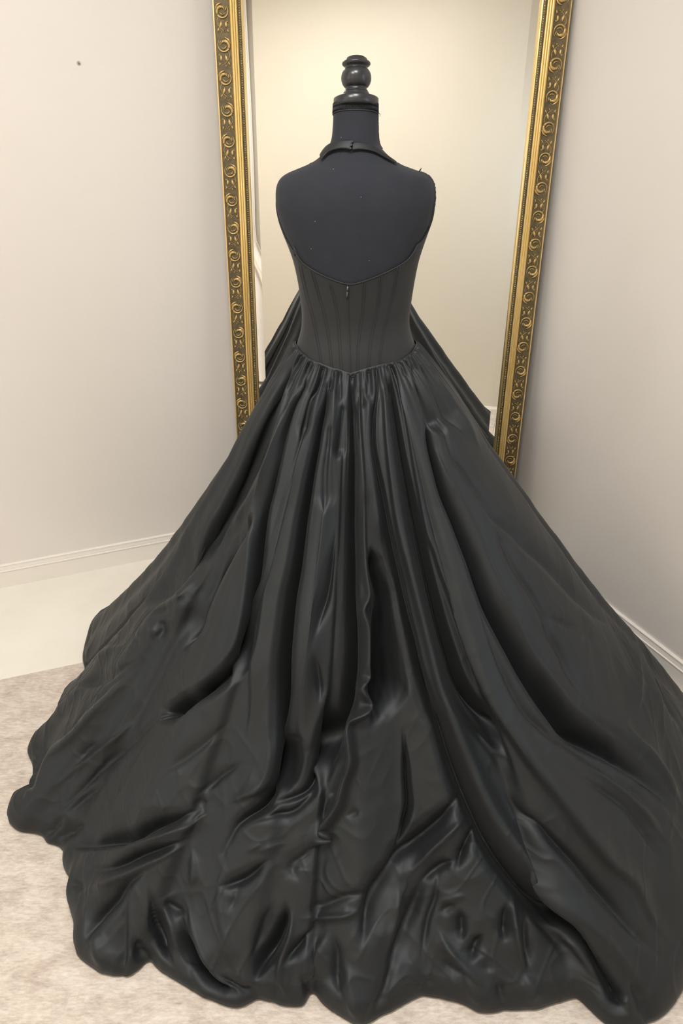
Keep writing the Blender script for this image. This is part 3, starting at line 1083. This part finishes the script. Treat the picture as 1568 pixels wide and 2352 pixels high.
# fold lines traced along the cloth: (height in mm, width on the left of travel, width on the right, width at the start / at the end,
# fade at the far end, points).  Travel runs downwards, widths are in photo pixels.
FOLDS = [
    # --- left side, from the waist
    (12, 26, 20, .3, 1, [(668, 812), (653, 843), (620, 895), (588, 952), (555, 1010), (491, 1119), (447, 1189), (396, 1250), (338, 1323), (325, 1350)]),
    (-46, 30, 36, .25, 1, [(674, 824), (660, 850), (647, 881), (634, 910), (615, 964), (597, 1005), (572, 1058), (549, 1110), (520, 1160), (493, 1212), (440, 1282), (400, 1330), (338, 1378), (300, 1400)]),
    (22, 34, 20, .25, 1, [(684, 832), (672, 860), (659, 890), (646, 950), (630, 1036), (606, 1100), (568, 1160), (520, 1210), (479, 1257), (431, 1327), (402, 1405), (383, 1480)]),
    (-30, 18, 14, .3, 1, [(590, 1185), (566, 1230), (540, 1262), (510, 1310), (484, 1360), (462, 1405), (437, 1456), (410, 1505)]),
    (16, 8, 30, .3, 1, [(632, 1040), (615, 1100), (580, 1190), (556, 1250), (531, 1290), (510, 1335), (488, 1380), (464, 1425), (445, 1470), (428, 1505)]),
    (-32, 8, 14, .25, 0, [(704, 851), (691, 895), (674, 925), (660, 960), (648, 1000), (632, 1067), (617, 1124), (604, 1170), (593, 1243), (585, 1323), (579, 1381), (571, 1438), (557, 1495), (522, 1543), (470, 1580), (420, 1608), (385, 1635)]),
    (14, 22, 6, .3, 1, [(645, 980), (624, 1060), (607, 1124), (592, 1180), (580, 1250), (570, 1330), (560, 1400), (550, 1450), (535, 1490), (500, 1530), (450, 1560)]),
    (17, 7, 42, .25, 1, [(741, 856), (731, 900), (716, 950), (700, 1005), (684, 1055), (668, 1105), (655, 1150), (635, 1230), (617, 1303), (601, 1380), (589, 1453), (584, 1533), (582, 1596), (576, 1650), (560, 1720)]),
    (-48, 15, 16, .25, 1, [(752, 880), (747, 923), (735, 971), (725, 1025), (712, 1086), (702, 1143), (691, 1207), (678, 1303), (665, 1370), (656, 1453), (651, 1517), (649, 1596), (650, 1675), (655, 1735), (640, 1795), (602, 1853), (545, 1893), (512, 1960)]),
    (-26, 12, 26, .8, 1, [(660, 1680), (668, 1730), (656, 1785), (630, 1830)]),
    (15, 28, 6, .3, 1, [(640, 1560), (640, 1640), (637, 1700), (629, 1764), (618, 1795), (598, 1815), (560, 1832), (515, 1847)]),
    (20, 30, 30, .25, 1, [(770, 880), (766, 960), (757, 1040), (748, 1120), (740, 1220), (727, 1320), (712, 1420), (703, 1520), (697, 1620), (700, 1700)]),
    (-13, 9, 9, .4, 1, [(757, 975), (753, 1029), (747, 1086), (746, 1150), (744, 1190)]),
    (-12, 10, 10, .4, 1, [(787, 930), (784, 980), (778, 1029), (772, 1060)]),
    (-14, 9, 7, .5, 1, [(772, 1200), (764, 1290), (754, 1360), (735, 1421), (719, 1487)]),
    (-12, 7, 8, .6, 1, [(724, 1490), (728, 1533), (734, 1590), (730, 1620)]),
    (-42, 18, 16, .22, 1, [(804, 866), (806, 920), (808, 1000), (809, 1067), (806, 1143), (803, 1214), (803, 1303), (801, 1373), (805, 1453), (804, 1517), (796, 1580), (786, 1622), (768, 1668), (740, 1750), (716, 1805), (690, 1826), (650, 1842), (600, 1872)]),
    (9, 8, 8, .4, 1, [(812, 955), (817, 1000), (824, 1060), (826, 1110), (822, 1180)]),
    (24, 13, 6, .3, 0, [(826, 880), (826, 960), (830, 1060), (833, 1150), (834, 1230), (837, 1309), (843, 1367), (832, 1402), (842, 1447), (844, 1526), (847, 1556), (830, 1580), (851, 1616), (832, 1640), (806, 1660), (808, 1700), (811, 1750), (798, 1793), (786, 1842), (760, 1890), (732, 1930)]),
    (-50, 17, 30, .35, 1, [(852, 1260), (858, 1310), (872, 1365), (872, 1430), (874, 1500), (874, 1560), (866, 1620), (856, 1672)]),
    (14, 20, 24, .4, 1, [(846, 900), (850, 980), (856, 1080), (864, 1180), (872, 1270)]),
    (-12, 8, 9, .5, 1, [(826, 880), (829, 910), (831, 945)]),
    (-30, 20, 9, .25, 0, [(864, 860), (866, 900), (858, 960), (858, 1022), (868, 1083), (880, 1147), (894, 1226), (908, 1293), (918, 1340), (931, 1405), (944, 1460), (960, 1533), (977, 1587), (992, 1628), (1010, 1660), (1031, 1725), (1056, 1790), (1086, 1860), (1126, 1940), (1176, 2010), (1236, 2075), (1294, 2125), (1347, 2190), (1384, 2238), (1420, 2290)]),
    (27, 24, 34, .25, 1, [(880, 868), (884, 930), (890, 1010), (903, 1110), (920, 1215), (945, 1315), (968, 1405), (990, 1490), (1012, 1580), (1036, 1655), (1066, 1730), (1098, 1810), (1140, 1890), (1198, 1970), (1268, 2050), (1348, 2125), (1426, 2205), (1486, 2280)]),
    (-44, 22, 8, .22, 1, [(893, 852), (902, 900), (914, 974), (924, 1035), (934, 1086), (949, 1163), (963, 1226), (977, 1290), (994, 1360), (1011, 1425), (1030, 1490), (1054, 1560), (1080, 1607), (1108, 1650), (1138, 1700), (1166, 1755), (1180, 1800)]),
    (20, 6, 44, .22, 1, [(907, 846), (925, 933), (937, 997), (947, 1061), (961, 1137), (978, 1224), (993, 1262), (1010, 1316), (1036, 1383), (1062, 1455), (1090, 1525), (1120, 1590), (1150, 1648), (1184, 1706), (1219, 1760), (1262, 1818), (1309, 1883), (1349, 1934), (1400, 1992), (1455, 2038), (1507, 2130), (1551, 2176)]),
    (-22, 12, 22, .5, 1, [(1140, 1790), (1188, 1862), (1232, 1898), (1275, 1941), (1319, 1981), (1362, 2031), (1395, 2067), (1435, 2118), (1471, 2161), (1525, 2205)]),
    (8, 5, 6, .5, 1, [(1086, 1668), (1110, 1695), (1138, 1725), (1164, 1755)]),
    (-24, 8, 30, .25, 1, [(943, 832), (958, 880), (980, 933), (1002, 975), (1018, 1005)]),
    (-44, 20, 24, .3, 1, [(975, 940), (989, 1010), (1005, 1073), (1022, 1130), (1049, 1189), (1072, 1243), (1092, 1290), (1110, 1340), (1130, 1390), (1157, 1440), (1180, 1480), (1207, 1525), (1243, 1580), (1285, 1635), (1332, 1686), (1400, 1722), (1460, 1765), (1512, 1820), (1558, 1880)]),
    (12, 22, 8, .4, 1, [(1000, 1020), (1020, 1075), (1044, 1125), (1075, 1185), (1100, 1240), (1122, 1295), (1150, 1360), (1185, 1425), (1220, 1490), (1270, 1560), (1330, 1630), (1400, 1680), (1455, 1710)]),
    (-16, 9, 18, .3, 1, [(1100, 1400), (1119, 1457), (1138, 1511), (1158, 1558), (1181, 1605), (1207, 1645), (1261, 1690), (1301, 1712), (1341, 1738), (1384, 1766), (1420, 1790), (1453, 1822), (1489, 1858), (1530, 1900)]),
    (10, 6, 16, .5, 1, [(1300, 1730), (1348, 1762), (1399, 1792), (1442, 1830), (1478, 1868), (1512, 1910), (1550, 1960)]),
    (-9, 7, 7, .5, 1, [(1300, 1760), (1348, 1795), (1399, 1825), (1442, 1862), (1478, 1908), (1512, 1960), (1540, 2000)]),
    (-17, 9, 18, .3, 1, [(1010, 945), (1038, 1045), (1061, 1081), (1092, 1128), (1115, 1158), (1138, 1193), (1177, 1222), (1208, 1255), (1255, 1296), (1293, 1334), (1324, 1369), (1359, 1410), (1387, 1430), (1412, 1452)]),
    (-11, 10, 10, .4, 1, [(1140, 1215), (1169, 1282), (1193, 1325), (1224, 1368), (1251, 1418), (1266, 1461), (1290, 1499), (1317, 1558), (1348, 1604), (1363, 1623)]),
    (-6, 6, 6, .6, 1, [(1255, 1415), (1290, 1428), (1330, 1445)]),
    (-6, 5, 5, .6, 1, [(1361, 1447), (1340, 1475)]),
    (18, 34, 6, .5, 1, [(1400, 1405), (1441, 1449), (1464, 1499), (1491, 1565), (1511, 1616), (1545, 1660), (1568, 1695)]),
    (-24, 6, 26, .5, 1, [(1450, 1455), (1475, 1505), (1502, 1568), (1524, 1615), (1555, 1660)]),
    (16, 16, 8, .5, 1, [(1430, 1650), (1460, 1690), (1489, 1727), (1518, 1767), (1545, 1806), (1570, 1850)]),
    (6, 8, 4, .6, 1, [(1456, 1499), (1462, 1545), (1464, 1590), (1466, 1640)]),
    (-12, 6, 8, .3, 1, [(962, 838), (976, 856), (999, 892), (1015, 918), (1040, 960), (1070, 1000)]),
    (10, 6, 14, .3, 1, [(960, 812), (985, 840), (1010, 880), (1040, 925), (1075, 985), (1105, 1035)]),
    # --- gathers under the seam
    (-12, 6, 6, .3, 1, [(742, 858), (726, 895), (711, 922), (700, 975), (690, 1020)]),
    (-10, 5, 6, .4, 1, [(716, 843), (703, 868), (688, 900)]),
    (-11, 5, 6, .4, 1, [(768, 862), (760, 885), (756, 900)]),
    (-9, 4, 5, .5, 1, [(784, 866), (782, 890), (780, 930)]),
    (-9, 4, 5, .5, 1, [(838, 862), (843, 890), (845, 925)]),
    (-9, 4, 5, .5, 1, [(880, 850), (892, 880), (898, 920)]),
    (-9, 4, 5, .5, 1, [(918, 842), (926, 856), (930, 870)]),
    # --- left, lying cloth
    (-14, 12, 9, .6, 1, [(320, 1515), (271, 1539), (214, 1564), (157, 1582)]),
    (-18, 26, 8, .6, 1, [(330, 1520), (286, 1554), (243, 1582), (189, 1636), (157, 1675), (104, 1711), (80, 1745), (66, 1790)]),
    (-8, 9, 9, .8, 1, [(161, 1646), (96, 1648)]),
    (-12, 9, 8, .6, 1, [(400, 1612), (357, 1650), (321, 1686), (271, 1732), (243, 1757), (207, 1793), (164, 1836), (114, 1879)]),
    (-7, 12, 9, .6, 1, [(536, 1650), (480, 1700), (420, 1745), (350, 1790)]),
    (-8, 9, 7, .6, 1, [(560, 1750), (518, 1775), (482, 1807), (454, 1827)]),
    (-28, 30, 7, .6, 1, [(470, 1850), (454, 1861), (411, 1886), (357, 1907), (286, 1929), (214, 1943), (150, 1948)]),
    (14, 8, 18, .7, 1, [(500, 1850), (470, 1872), (411, 1903), (340, 1928), (260, 1955)]),
    (-15, 14, 14, .8, 1, [(478, 1840), (460, 1845), (446, 1856)]),
    (-22, 9, 24, .6, 1, [(440, 1922), (380, 1945), (320, 1965), (260, 1990), (195, 2000)]),
    (18, 18, 14, .6, 1, [(440, 1932), (396, 1956), (332, 1986), (279, 2011), (225, 2036), (185, 2052)]),
    (-14, 9, 9, .8, 1, [(200, 2045), (155, 2024)]),
    (-22, 16, 14, .6, 1, [(345, 1992), (286, 2036), (261, 2071), (225, 2107), (204, 2146), (186, 2182)]),
    (-14, 22, 5, .6, 0, [(300, 2036), (289, 2082), (286, 2136), (286, 2189), (286, 2236)]),
    (-22, 6, 18, .6, 1, [(336, 2030), (350, 2093), (364, 2154), (375, 2189), (405, 2230)]),
    (10, 8, 8, .6, 1, [(362, 2030), (380, 2090), (398, 2130), (404, 2175), (410, 2210)]),
    (-28, 24, 7, .6, 1, [(415, 2090), (424, 2146), (443, 2189), (466, 2229), (489, 2261), (529, 2280), (560, 2298)]),
    (14, 6, 40, .6, 1, [(430, 2060), (440, 2129), (461, 2189), (482, 2240), (505, 2262)]),
    (-12, 7, 8, .7, 1, [(496, 2234), (521, 2254), (564, 2282), (593, 2294)]),
    (-24, 14, 12, .9, 1, [(372, 2066), (395, 2084), (428, 2102)]),
    (-18, 9, 12, .7, 1, [(625, 1968), (582, 2004), (546, 2025), (495, 2040)]),
    (-8, 6, 6, .7, 1, [(543, 2029), (539, 2061), (523, 2096)]),
    (-11, 10, 8, .7, 1, [(632, 2065), (611, 2118), (596, 2164), (580, 2198)]),
    (7, 9, 9, .7, 1, [(440, 1945), (446, 2000), (440, 2050)]),
    (9, 14, 14, .7, 1, [(520, 1960), (505, 2040), (510, 2110), (530, 2190), (550, 2240)]),
    (16, 20, 9, .6, 1, [(300, 1560), (250, 1600), (205, 1650), (160, 1700), (110, 1740), (84, 1780)]),
    (-22, 16, 8, .7, 0, [(130, 1700), (96, 1730), (74, 1765), (62, 1800)]),
    (-9, 7, 7, .6, 1, [(250, 1790), (200, 1830), (150, 1875)]),
    (-8, 6, 6, .6, 1, [(200, 1880), (170, 1900), (140, 1925)]),
    (8, 7, 7, .6, 1, [(330, 1640), (260, 1700), (190, 1755), (120, 1810)]),
    (-8, 8, 8, .6, 1, [(230, 1700), (200, 1725), (180, 1760)]),
    # --- centre, lying cloth
    (-28, 24, 7, .7, 1, [(655, 2065), (658, 2107), (644, 2154), (622, 2196), (601, 2229), (584, 2258)]),
    (16, 7, 14, .7, 1, [(672, 2070), (664, 2150), (646, 2205), (640, 2243), (652, 2279), (670, 2304)]),
    (-16, 7, 10, .7, 1, [(728, 2128), (694, 2164), (665, 2193), (647, 2224)]),
    (16, 20, 18, .7, 1, [(756, 2134), (740, 2171), (719, 2225), (702, 2270)]),
    (-14, 9, 12, .7, 1, [(760, 2140), (769, 2189), (770, 2243), (788, 2300)]),
    (-26, 24, 26, .8, 1, [(925, 1955), (890, 2011), (863, 2050), (846, 2100), (834, 2154), (822, 2186)]),
    (-9, 10, 10, .8, 1, [(870, 2055), (800, 2058), (745, 2078), (700, 2090)]),
    (9, 8, 6, .8, 1, [(840, 2080), (804, 2102), (754, 2107), (690, 2112)]),
    (14, 14, 18, .8, 1, [(917, 2015), (911, 2100), (900, 2160), (888, 2220)]),
    (-20, 22, 22, .7, 1, [(988, 1993), (969, 2029), (951, 2082), (928, 2140), (906, 2207), (888, 2275)]),
    (-10, 5, 6, .8, 1, [(1008, 1990), (997, 2064), (983, 2107), (972, 2171), (968, 2214)]),
    (6, 5, 5, .8, 1, [(933, 2193), (950, 2222), (969, 2248)]),
    (-27, 18, 22, .6, 1, [(1066, 1795), (1050, 1834), (1000, 1890), (950, 1935), (905, 1975), (868, 2025)]),
    (12, 10, 10, .7, 1, [(1080, 1866), (1024, 1920), (975, 1965), (938, 2012)]),
    (-20, 12, 12, .6, 1, [(1098, 1888), (1064, 1955), (1044, 2004)]),
    (-16, 9, 12, .7, 1, [(1052, 1972), (1009, 1990), (962, 2027)]),
    (-28, 5, 7, .6, 1, [(924, 1660), (929, 1740), (932, 1800), (935, 1850), (928, 1890), (916, 1935), (904, 1968)]),
    (-14, 14, 18, .7, 1, [(740, 1930), (700, 1965), (668, 1992), (690, 2030)]),
    (-12, 7, 9, .7, 1, [(750, 1775), (714, 1829), (671, 1864), (632, 1873), (579, 1890)]),
    (-9, 6, 6, .8, 1, [(664, 1694), (698, 1702)]),
    (-10, 8, 8, .8, 1, [(782, 1812), (755, 1832)]),
    (-9, 8, 8, .8, 1, [(792, 1876), (828, 1862)]),
    (6, 5, 5, .8, 1, [(604, 1936), (564, 1958)]),
    (6, 6, 6, .8, 1, [(660, 1934), (589, 1957)]),
    # --- right, lying cloth
    (8, 7, 7, .8, 1, [(1076, 2064), (1051, 2060), (1005, 2077)]),
    (-12, 7, 8, .8, 1, [(1048, 2074), (1005, 2100)]),
    (16, 20, 12, .7, 1, [(1000, 2120), (1029, 2176), (1065, 2216), (1098, 2249), (1118, 2274)]),
    (-16, 10, 10, .8, 1, [(1054, 2085), (1057, 2130), (1060, 2170)]),
    (-16, 10, 10, .8, 1, [(1112, 2140), (1087, 2180), (1079, 2215)]),
    (14, 8, 8, .7, 1, [(1182, 2044), (1178, 2104), (1188, 2158), (1199, 2205), (1211, 2240)]),
    (-17, 10, 8, .7, 1, [(1164, 2070), (1160, 2140), (1155, 2170)]),
    (-13, 7, 9, .7, 1, [(1208, 2090), (1204, 2158), (1217, 2234)]),
    (12, 6, 14, .7, 1, [(1217, 2082), (1261, 2122), (1304, 2169), (1337, 2209), (1362, 2245), (1372, 2275)]),
    (-12, 26, 6, .7, 1, [(1225, 2110), (1280, 2165), (1320, 2212), (1350, 2252)]),
    (-8, 14, 14, .7, 1, [(1000, 2200), (1040, 2225), (1080, 2240)]),
    (-6, 8, 8, .7, 1, [(1150, 2250), (1153, 2290)]),
    (-8, 9, 9, .7, 1, [(1118, 2195), (1122, 2240)]),
    # --- folds running out to the hem
    (-20, 12, 12, .8, 0, [(305, 2150), (322, 2185), (340, 2222)]),
    (-14, 9, 12, .8, 0, [(560, 2265), (580, 2285), (594, 2300)]),
    (-20, 9, 14, .8, 0, [(690, 2235), (704, 2262), (714, 2284)]),
    (-16, 14, 14, .8, 0, [(990, 2235), (980, 2262), (970, 2292)]),
    (-22, 12, 16, .8, 0, [(1384, 2250), (1352, 2275), (1325, 2296)]),
    (14, 20, 20, .6, 0, [(790, 2200), (806, 2270), (820, 2340)]),
    (-12, 14, 14, .6, 0, [(905, 2205), (888, 2265), (868, 2325)]),
    (12, 20, 20, .6, 0, [(1060, 2235), (1085, 2270), (1100, 2312)]),
    (-10, 10, 10, .6, 0, [(1140, 2240), (1150, 2280), (1158, 2318)]),
    (12, 20, 20, .6, 0, [(1200, 2230), (1220, 2270), (1230, 2308)]),
    (-12, 12, 12, .6, 0, [(1440, 2235), (1470, 2290), (1490, 2350)]),
    (12, 16, 16, .6, 0, [(215, 2120), (222, 2170), (235, 2225)]),
    (10, 16, 16, .6, 0, [(430, 2215), (450, 2245), (470, 2285)]),
    (-10, 10, 10, .6, 0, [(640, 2250), (636, 2280), (628, 2305)]),
    (-12, 12, 9, .6, 0, [(150, 1870), (118, 1905), (95, 1925)]),
    (-9, 9, 9, .6, 0, [(215, 1880), (170, 1905), (120, 1940)]),
    # --- crushed cloth at the left
    (-18, 12, 12, .8, 1, [(400, 1395), (370, 1405), (330, 1412)]),
    (9, 6, 6, .8, 1, [(395, 1352), (410, 1365), (415, 1380)]),
    (-12, 6, 7, .8, 1, [(390, 1370), (398, 1395), (392, 1425)]),
    (-12, 7, 8, .8, 1, [(362, 1420), (375, 1445), (362, 1465)]),
    (8, 8, 6, .8, 1, [(335, 1440), (355, 1448), (368, 1462)]),
    (-8, 6, 6, .8, 1, [(305, 1450), (312, 1475), (308, 1500)]),
    (10, 14, 10, .8, 1, [(290, 1350), (288, 1390), (300, 1430)]),
    (-10, 10, 10, .8, 1, [(282, 1370), (268, 1405)]),
    (8, 10, 10, .8, 1, [(300, 1480), (240, 1500), (200, 1530)]),
]
for amp, wl, wr, k0, fade, pts in FOLDS:
    L2 = catmull(np.array(pts, float), 3)
    seg = np.diff(L2, axis=0)
    ln = np.hypot(seg[:, 0], seg[:, 1])
    cum = np.concatenate([[0], np.cumsum(ln)])
    tot = cum[-1]
    if tot < 75:                       # short dents stay shallow
        amp *= 0.5
    if abs(amp) >= 20:
        amp *= 1.9 if amp <= -28 else 1.5
    elif wl < 14 and wr < 14:
        wl, wr = wl * 1.35, wr * 1.35
        amp *= 1.4
    R_ = 2.6 * max(wl, wr)
    lo, hi = L2.min(0) - R_, L2.max(0) + R_
    idx = np.where((vx > lo[0]) & (vx < hi[0]) & (vy > lo[1]) & (vy < hi[1]))[0]
    if len(idx) == 0:
        continue
    qx, qy = vx[idx], vy[idx]
    best = np.full(len(idx), 1e9)
    sgn = np.zeros(len(idx))
    tt = np.zeros(len(idx))
    for i in range(len(seg)):
        if ln[i] < 1e-6:
            continue
        ux, uy = seg[i] / ln[i]
        ax, ay = L2[i]
        rx_, ry_ = qx - ax, qy - ay
        al = np.clip(rx_ * ux + ry_ * uy, 0, ln[i])
        ex, ey = rx_ - al * ux, ry_ - al * uy
        d2 = ex * ex + ey * ey
        b_ = d2 < best
        best = np.where(b_, d2, best)
        sgn = np.where(b_, ux * ry_ - uy * rx_, sgn)
        tt = np.where(b_, (cum[i] + al) / tot, tt)
    d = np.sqrt(best)
    sc = k0 + (1 - k0) * np.minimum(1, tt * 1.35)
    env = smooth(0, 0.10, tt + 0.02) if k0 < 0.45 else smooth(0, 0.38, tt)
    if fade:
        env = env * (1 - 0.97 * smooth(0.75 if k0 < 0.45 else 0.60, 1.0, tt))
    w = np.where(sgn > 0, wl, wr) * sc * (0.45 + 0.55 * env)
    prof_ = 1.0 / (1.0 + (d / (0.80 * w)) ** 2.4)
    prof_ *= 1 - smooth(1.7, 2.6, d / w)
    DISP[idx] += amp * 0.001 * sc * env * prof_


# smooth value noise on the cloth
def vnoise(u, v_, seed):
    r = np.random.RandomState(seed)
    g = r.rand(256, 256)
    iu, iv = np.floor(u).astype(int), np.floor(v_).astype(int)
    fu, fv = u - iu, v_ - iv
    fu, fv = fu * fu * fu * (fu * (6 * fu - 15) + 10), fv * fv * fv * (fv * (6 * fv - 15) + 10)
    a, b_ = g[iu % 256, iv % 256], g[(iu + 1) % 256, iv % 256]
    c, d = g[iu % 256, (iv + 1) % 256], g[(iu + 1) % 256, (iv + 1) % 256]
    return (a * (1 - fu) + b_ * fu) * (1 - fv) + (c * (1 - fu) + d * fu) * fv - 0.5


D2D = np.zeros(NRW * NC)
D2D[vis] = DISP
D2D = D2D.reshape(NRW, NC) * facing
for _ in range(1):
    D2D[1:-1] = (D2D[:-2] + 2 * D2D[1:-1] + D2D[2:]) / 4
    D2D = (np.roll(D2D, 1, 1) + 2 * D2D + np.roll(D2D, -1, 1)) / 4
TH = np.broadcast_to(th[None, :], (NRW, NC))
SS = np.broadcast_to(s2, (NRW, NC))
arc = TH * (0.14 + 0.80 * SS) * 100          # cm round the skirt
radl = SS * 125                              # cm down the skirt
warp = 6 * vnoise(arc / 22 + 40, radl / 26 + 11, 5)
w1 = vnoise((arc + warp) / 5.0 + 60, radl / 16 + 9, 1)
w2 = vnoise((arc + warp) / 7.0 + 90, radl / 8 + 30, 2)
rdg = 1 - 2 * np.abs(w2)
low = smooth(0.35, 0.80, SS)
wr_ = 0.003 * w1 * smooth(0.05, 0.4, SS) + (0.003 * (rdg - 0.75) + 0.003 * w2) * low * 0.7
w3 = vnoise((arc * 0.8 + radl * 0.45 + warp) / 4.5 + 20, (radl * 0.9 - arc * 0.5) / 11 + 70, 12)
w4 = vnoise((arc * 0.8 - radl * 0.5 + warp) / 5.5 + 120, (radl * 0.9 + arc * 0.5) / 12 + 170, 13)
cre = np.clip(1 - 7 * np.abs(w3), 0, 1) ** 1.5 + np.clip(1 - 7 * np.abs(w4), 0, 1) ** 1.5
wr_ = wr_ + 0.0016 * (cre - 0.3) * (0.25 + 0.75 * low) * smooth(0.1, 0.3, SS) * (0.2 + 0.8 * facing)
# fine gathers along the waist seam
gth = np.sin(TH * 46 + 5 * vnoise(TH * 6 + 30, SS * 3 + 2, 8)) + 0.7 * np.sin(TH * 73 + 1.3)
gat = 0.0048 * gth * np.exp(-SS / 0.045) * smooth(0.0, 0.006, SS)
# procedural folds where the photograph does not show the cloth
pf = (np.sin(TH * 13 + 0.8 + 2.0 * vnoise(TH * 2 + 9, SS * 2 + 5, 3)) + 0.5 * np.sin(TH * 29 + 2.0) - 1.45) * 0.022 * smooth(0.0, 0.45, SS)
tot_d = D2D + wr_ + gat + pf * (1 - facing)
tot_d *= smooth(0.0, 0.008, SS) * (1 - 0.6 * smooth(0.984, 1.0, SS))
POS = BASE + NRM * tot_d[..., None]
zmin = 0.0095 + 0.010 * (1 - smooth(0.97, 1.0, SS))
zz = POS[..., 2]
POS[..., 2] = np.where(zz < zmin + 0.01, zmin + 0.01 * np.exp(np.clip((zz - zmin - 0.01) / 0.01, -8, 0)), zz)
# turned-under hem
under = POS[-1].copy()
under[:, 0] += (CXS - under[:, 0]) * 0.03
under[:, 1] += (CYS - under[:, 1]) * 0.03
under[:, 2] = 0.009
ALL = np.concatenate([POS.reshape(-1, 3), under])
quads = grid_quads(NRW + 1, NC, True)
me = mesh_np('skirt', ALL, quads if flip > 0 else quads[:, ::-1])
o = link_mesh('skirt', me, M_satin, gown)
child_local(o, gown)

# piped seam between bodice and skirt
m = MB()
ps = np.linspace(-PI, PI, 200)
pts = torso_pt(seam_ring(ps), ps, 0.0058)
m.tube([tuple(p) for p in pts], 0.0013, n=6, cap=False)
o = m.build('waist_seam', M_stitch, gown, True)
child_local(o, gown)

# ------------------------------------------------------------------ small things
# painted screw plug in the left wall
rx, ry, rz = ray(180.5, 145)
nn = -N1
t = (K.dot(N1)) / (rx * N1.x + ry * N1.y)
hook = empty('screw_plug', (rx * t, ry * t, H + rz * t))
hook.rotation_euler = (0, 0, math.atan2(N1.y, N1.x) + PI / 2)
tag(hook, 'small grey screw plug left in the cream left wall', 'screw')
m = MB()
R90 = Matrix.Rotation(PI / 2, 3, 'X')
m.lathe([(0.002, -0.004), (0.0058, -0.004), (0.0062, 0.0), (0.0058, 0.002), (0.0042, 0.003), (0.0036, 0.0012), (0.001, 0.0008)], 20, (0, 0, 0), R90)
m.build('plug', M_screw, hook, True)
m = MB()
m.lathe([(0.001, 0.001), (0.0022, 0.001), (0.0020, 0.0035), (0.001, 0.004)], 12, (0.0008, 0, -0.0012), R90)
m.build('screw_head', M_zip, hook, True)

# white curtain and warm floor lamp by the rear wall (seen only in the mirror)
cur = empty('curtain', (PR.x + D1.x * 3.55, PR.y + D1.y * 3.55, 0.0))
cur.rotation_euler = (0, 0, math.atan2(-D1.y, -D1.x))
tag(cur, 'white curtain hanging in soft folds against the rear wall', 'curtain')
nu, nz_ = 160, 24
uu = np.linspace(-0.5, 0.5, nu)
zz_ = np.linspace(0.03, CEIL - 0.04, nz_)
vv = []
for z_ in zz_:
    k_ = 0.6 + 0.4 * (1 - z_ / 2.62)
    vv.append(np.stack([uu + 0.012 * np.sin(z_ * 2.1 + uu * 9) + (uu + 0.5) * 0.22 * float(1 - smooth(0.75, 1.25, z_)), 0.075 + 0.035 * k_ * np.sin(uu * 62 + 0.5 * np.sin(z_ * 1.7)) + 0.012 * np.sin(uu * 131), np.full(nu, z_)], -1))
me = mesh_np('curtain_cloth', np.concatenate(vv), grid_quads(nz_, nu))
link_mesh('curtain_cloth', me, M_curtain, cur)
m = MB()
m.tube([(-0.54, 0.075, CEIL - 0.03), (0.5, 0.075, CEIL - 0.03)], 0.012, n=12)
m.build('curtain_rod', M_pole, cur, True)
for x_ in (-0.5, 0.46):
    m = MB()
    m.tube([(x_, 0.0, CEIL - 0.03), (x_, 0.085, CEIL - 0.03)], 0.008, n=8)
    m.build('rod_bracket', M_pole, cur, True)

lp = K + D1 * 3.5 + D2 * (RW - 0.30)
lamp = empty('floor_lamp', (lp.x, lp.y, 0.0))
tag(lamp, 'floor lamp with warm glowing shade beside the white curtain', 'lamp')
m = MB()
m.lathe([(0.02, 0.0), (0.14, 0.0), (0.14, 0.012), (0.03, 0.022), (0.012, 0.03)], 32)
m.build('base', M_pole, lamp, True)
m = MB()
m.lathe([(0.011, 0.025), (0.011, 1.36), (0.02, 1.37), (0.02, 1.42)], 16)
m.build('pole', M_pole, lamp, True)
m = MB()
v_, f_ = [], []
for r_, z_ in ((0.19, 1.34), (0.13, 1.62), (0.128, 1.62), (0.188, 1.34)):
    for k_ in range(40):
        a_ = 2 * PI * k_ / 40
        v_.append((r_ * math.cos(a_), r_ * math.sin(a_), z_))
for i_ in range(3):
    for k_ in range(40):
        f_.append((i_ * 40 + k_, i_ * 40 + (k_ + 1) % 40, (i_ + 1) * 40 + (k_ + 1) % 40, (i_ + 1) * 40 + k_))
m.add(v_, f_)
m.build('shade', M_shade, lamp, True)
bl = bpy.data.lights.new('lamp_bulb', 'POINT')
bl.energy = 14.0
bl.color = (1.0, 0.80, 0.42)
bl.shadow_soft_size = 0.06
bo = bpy.data.objects.new('lamp_bulb', bl)
COL.objects.link(bo)
bo.location = (lp.x, lp.y, 1.66)
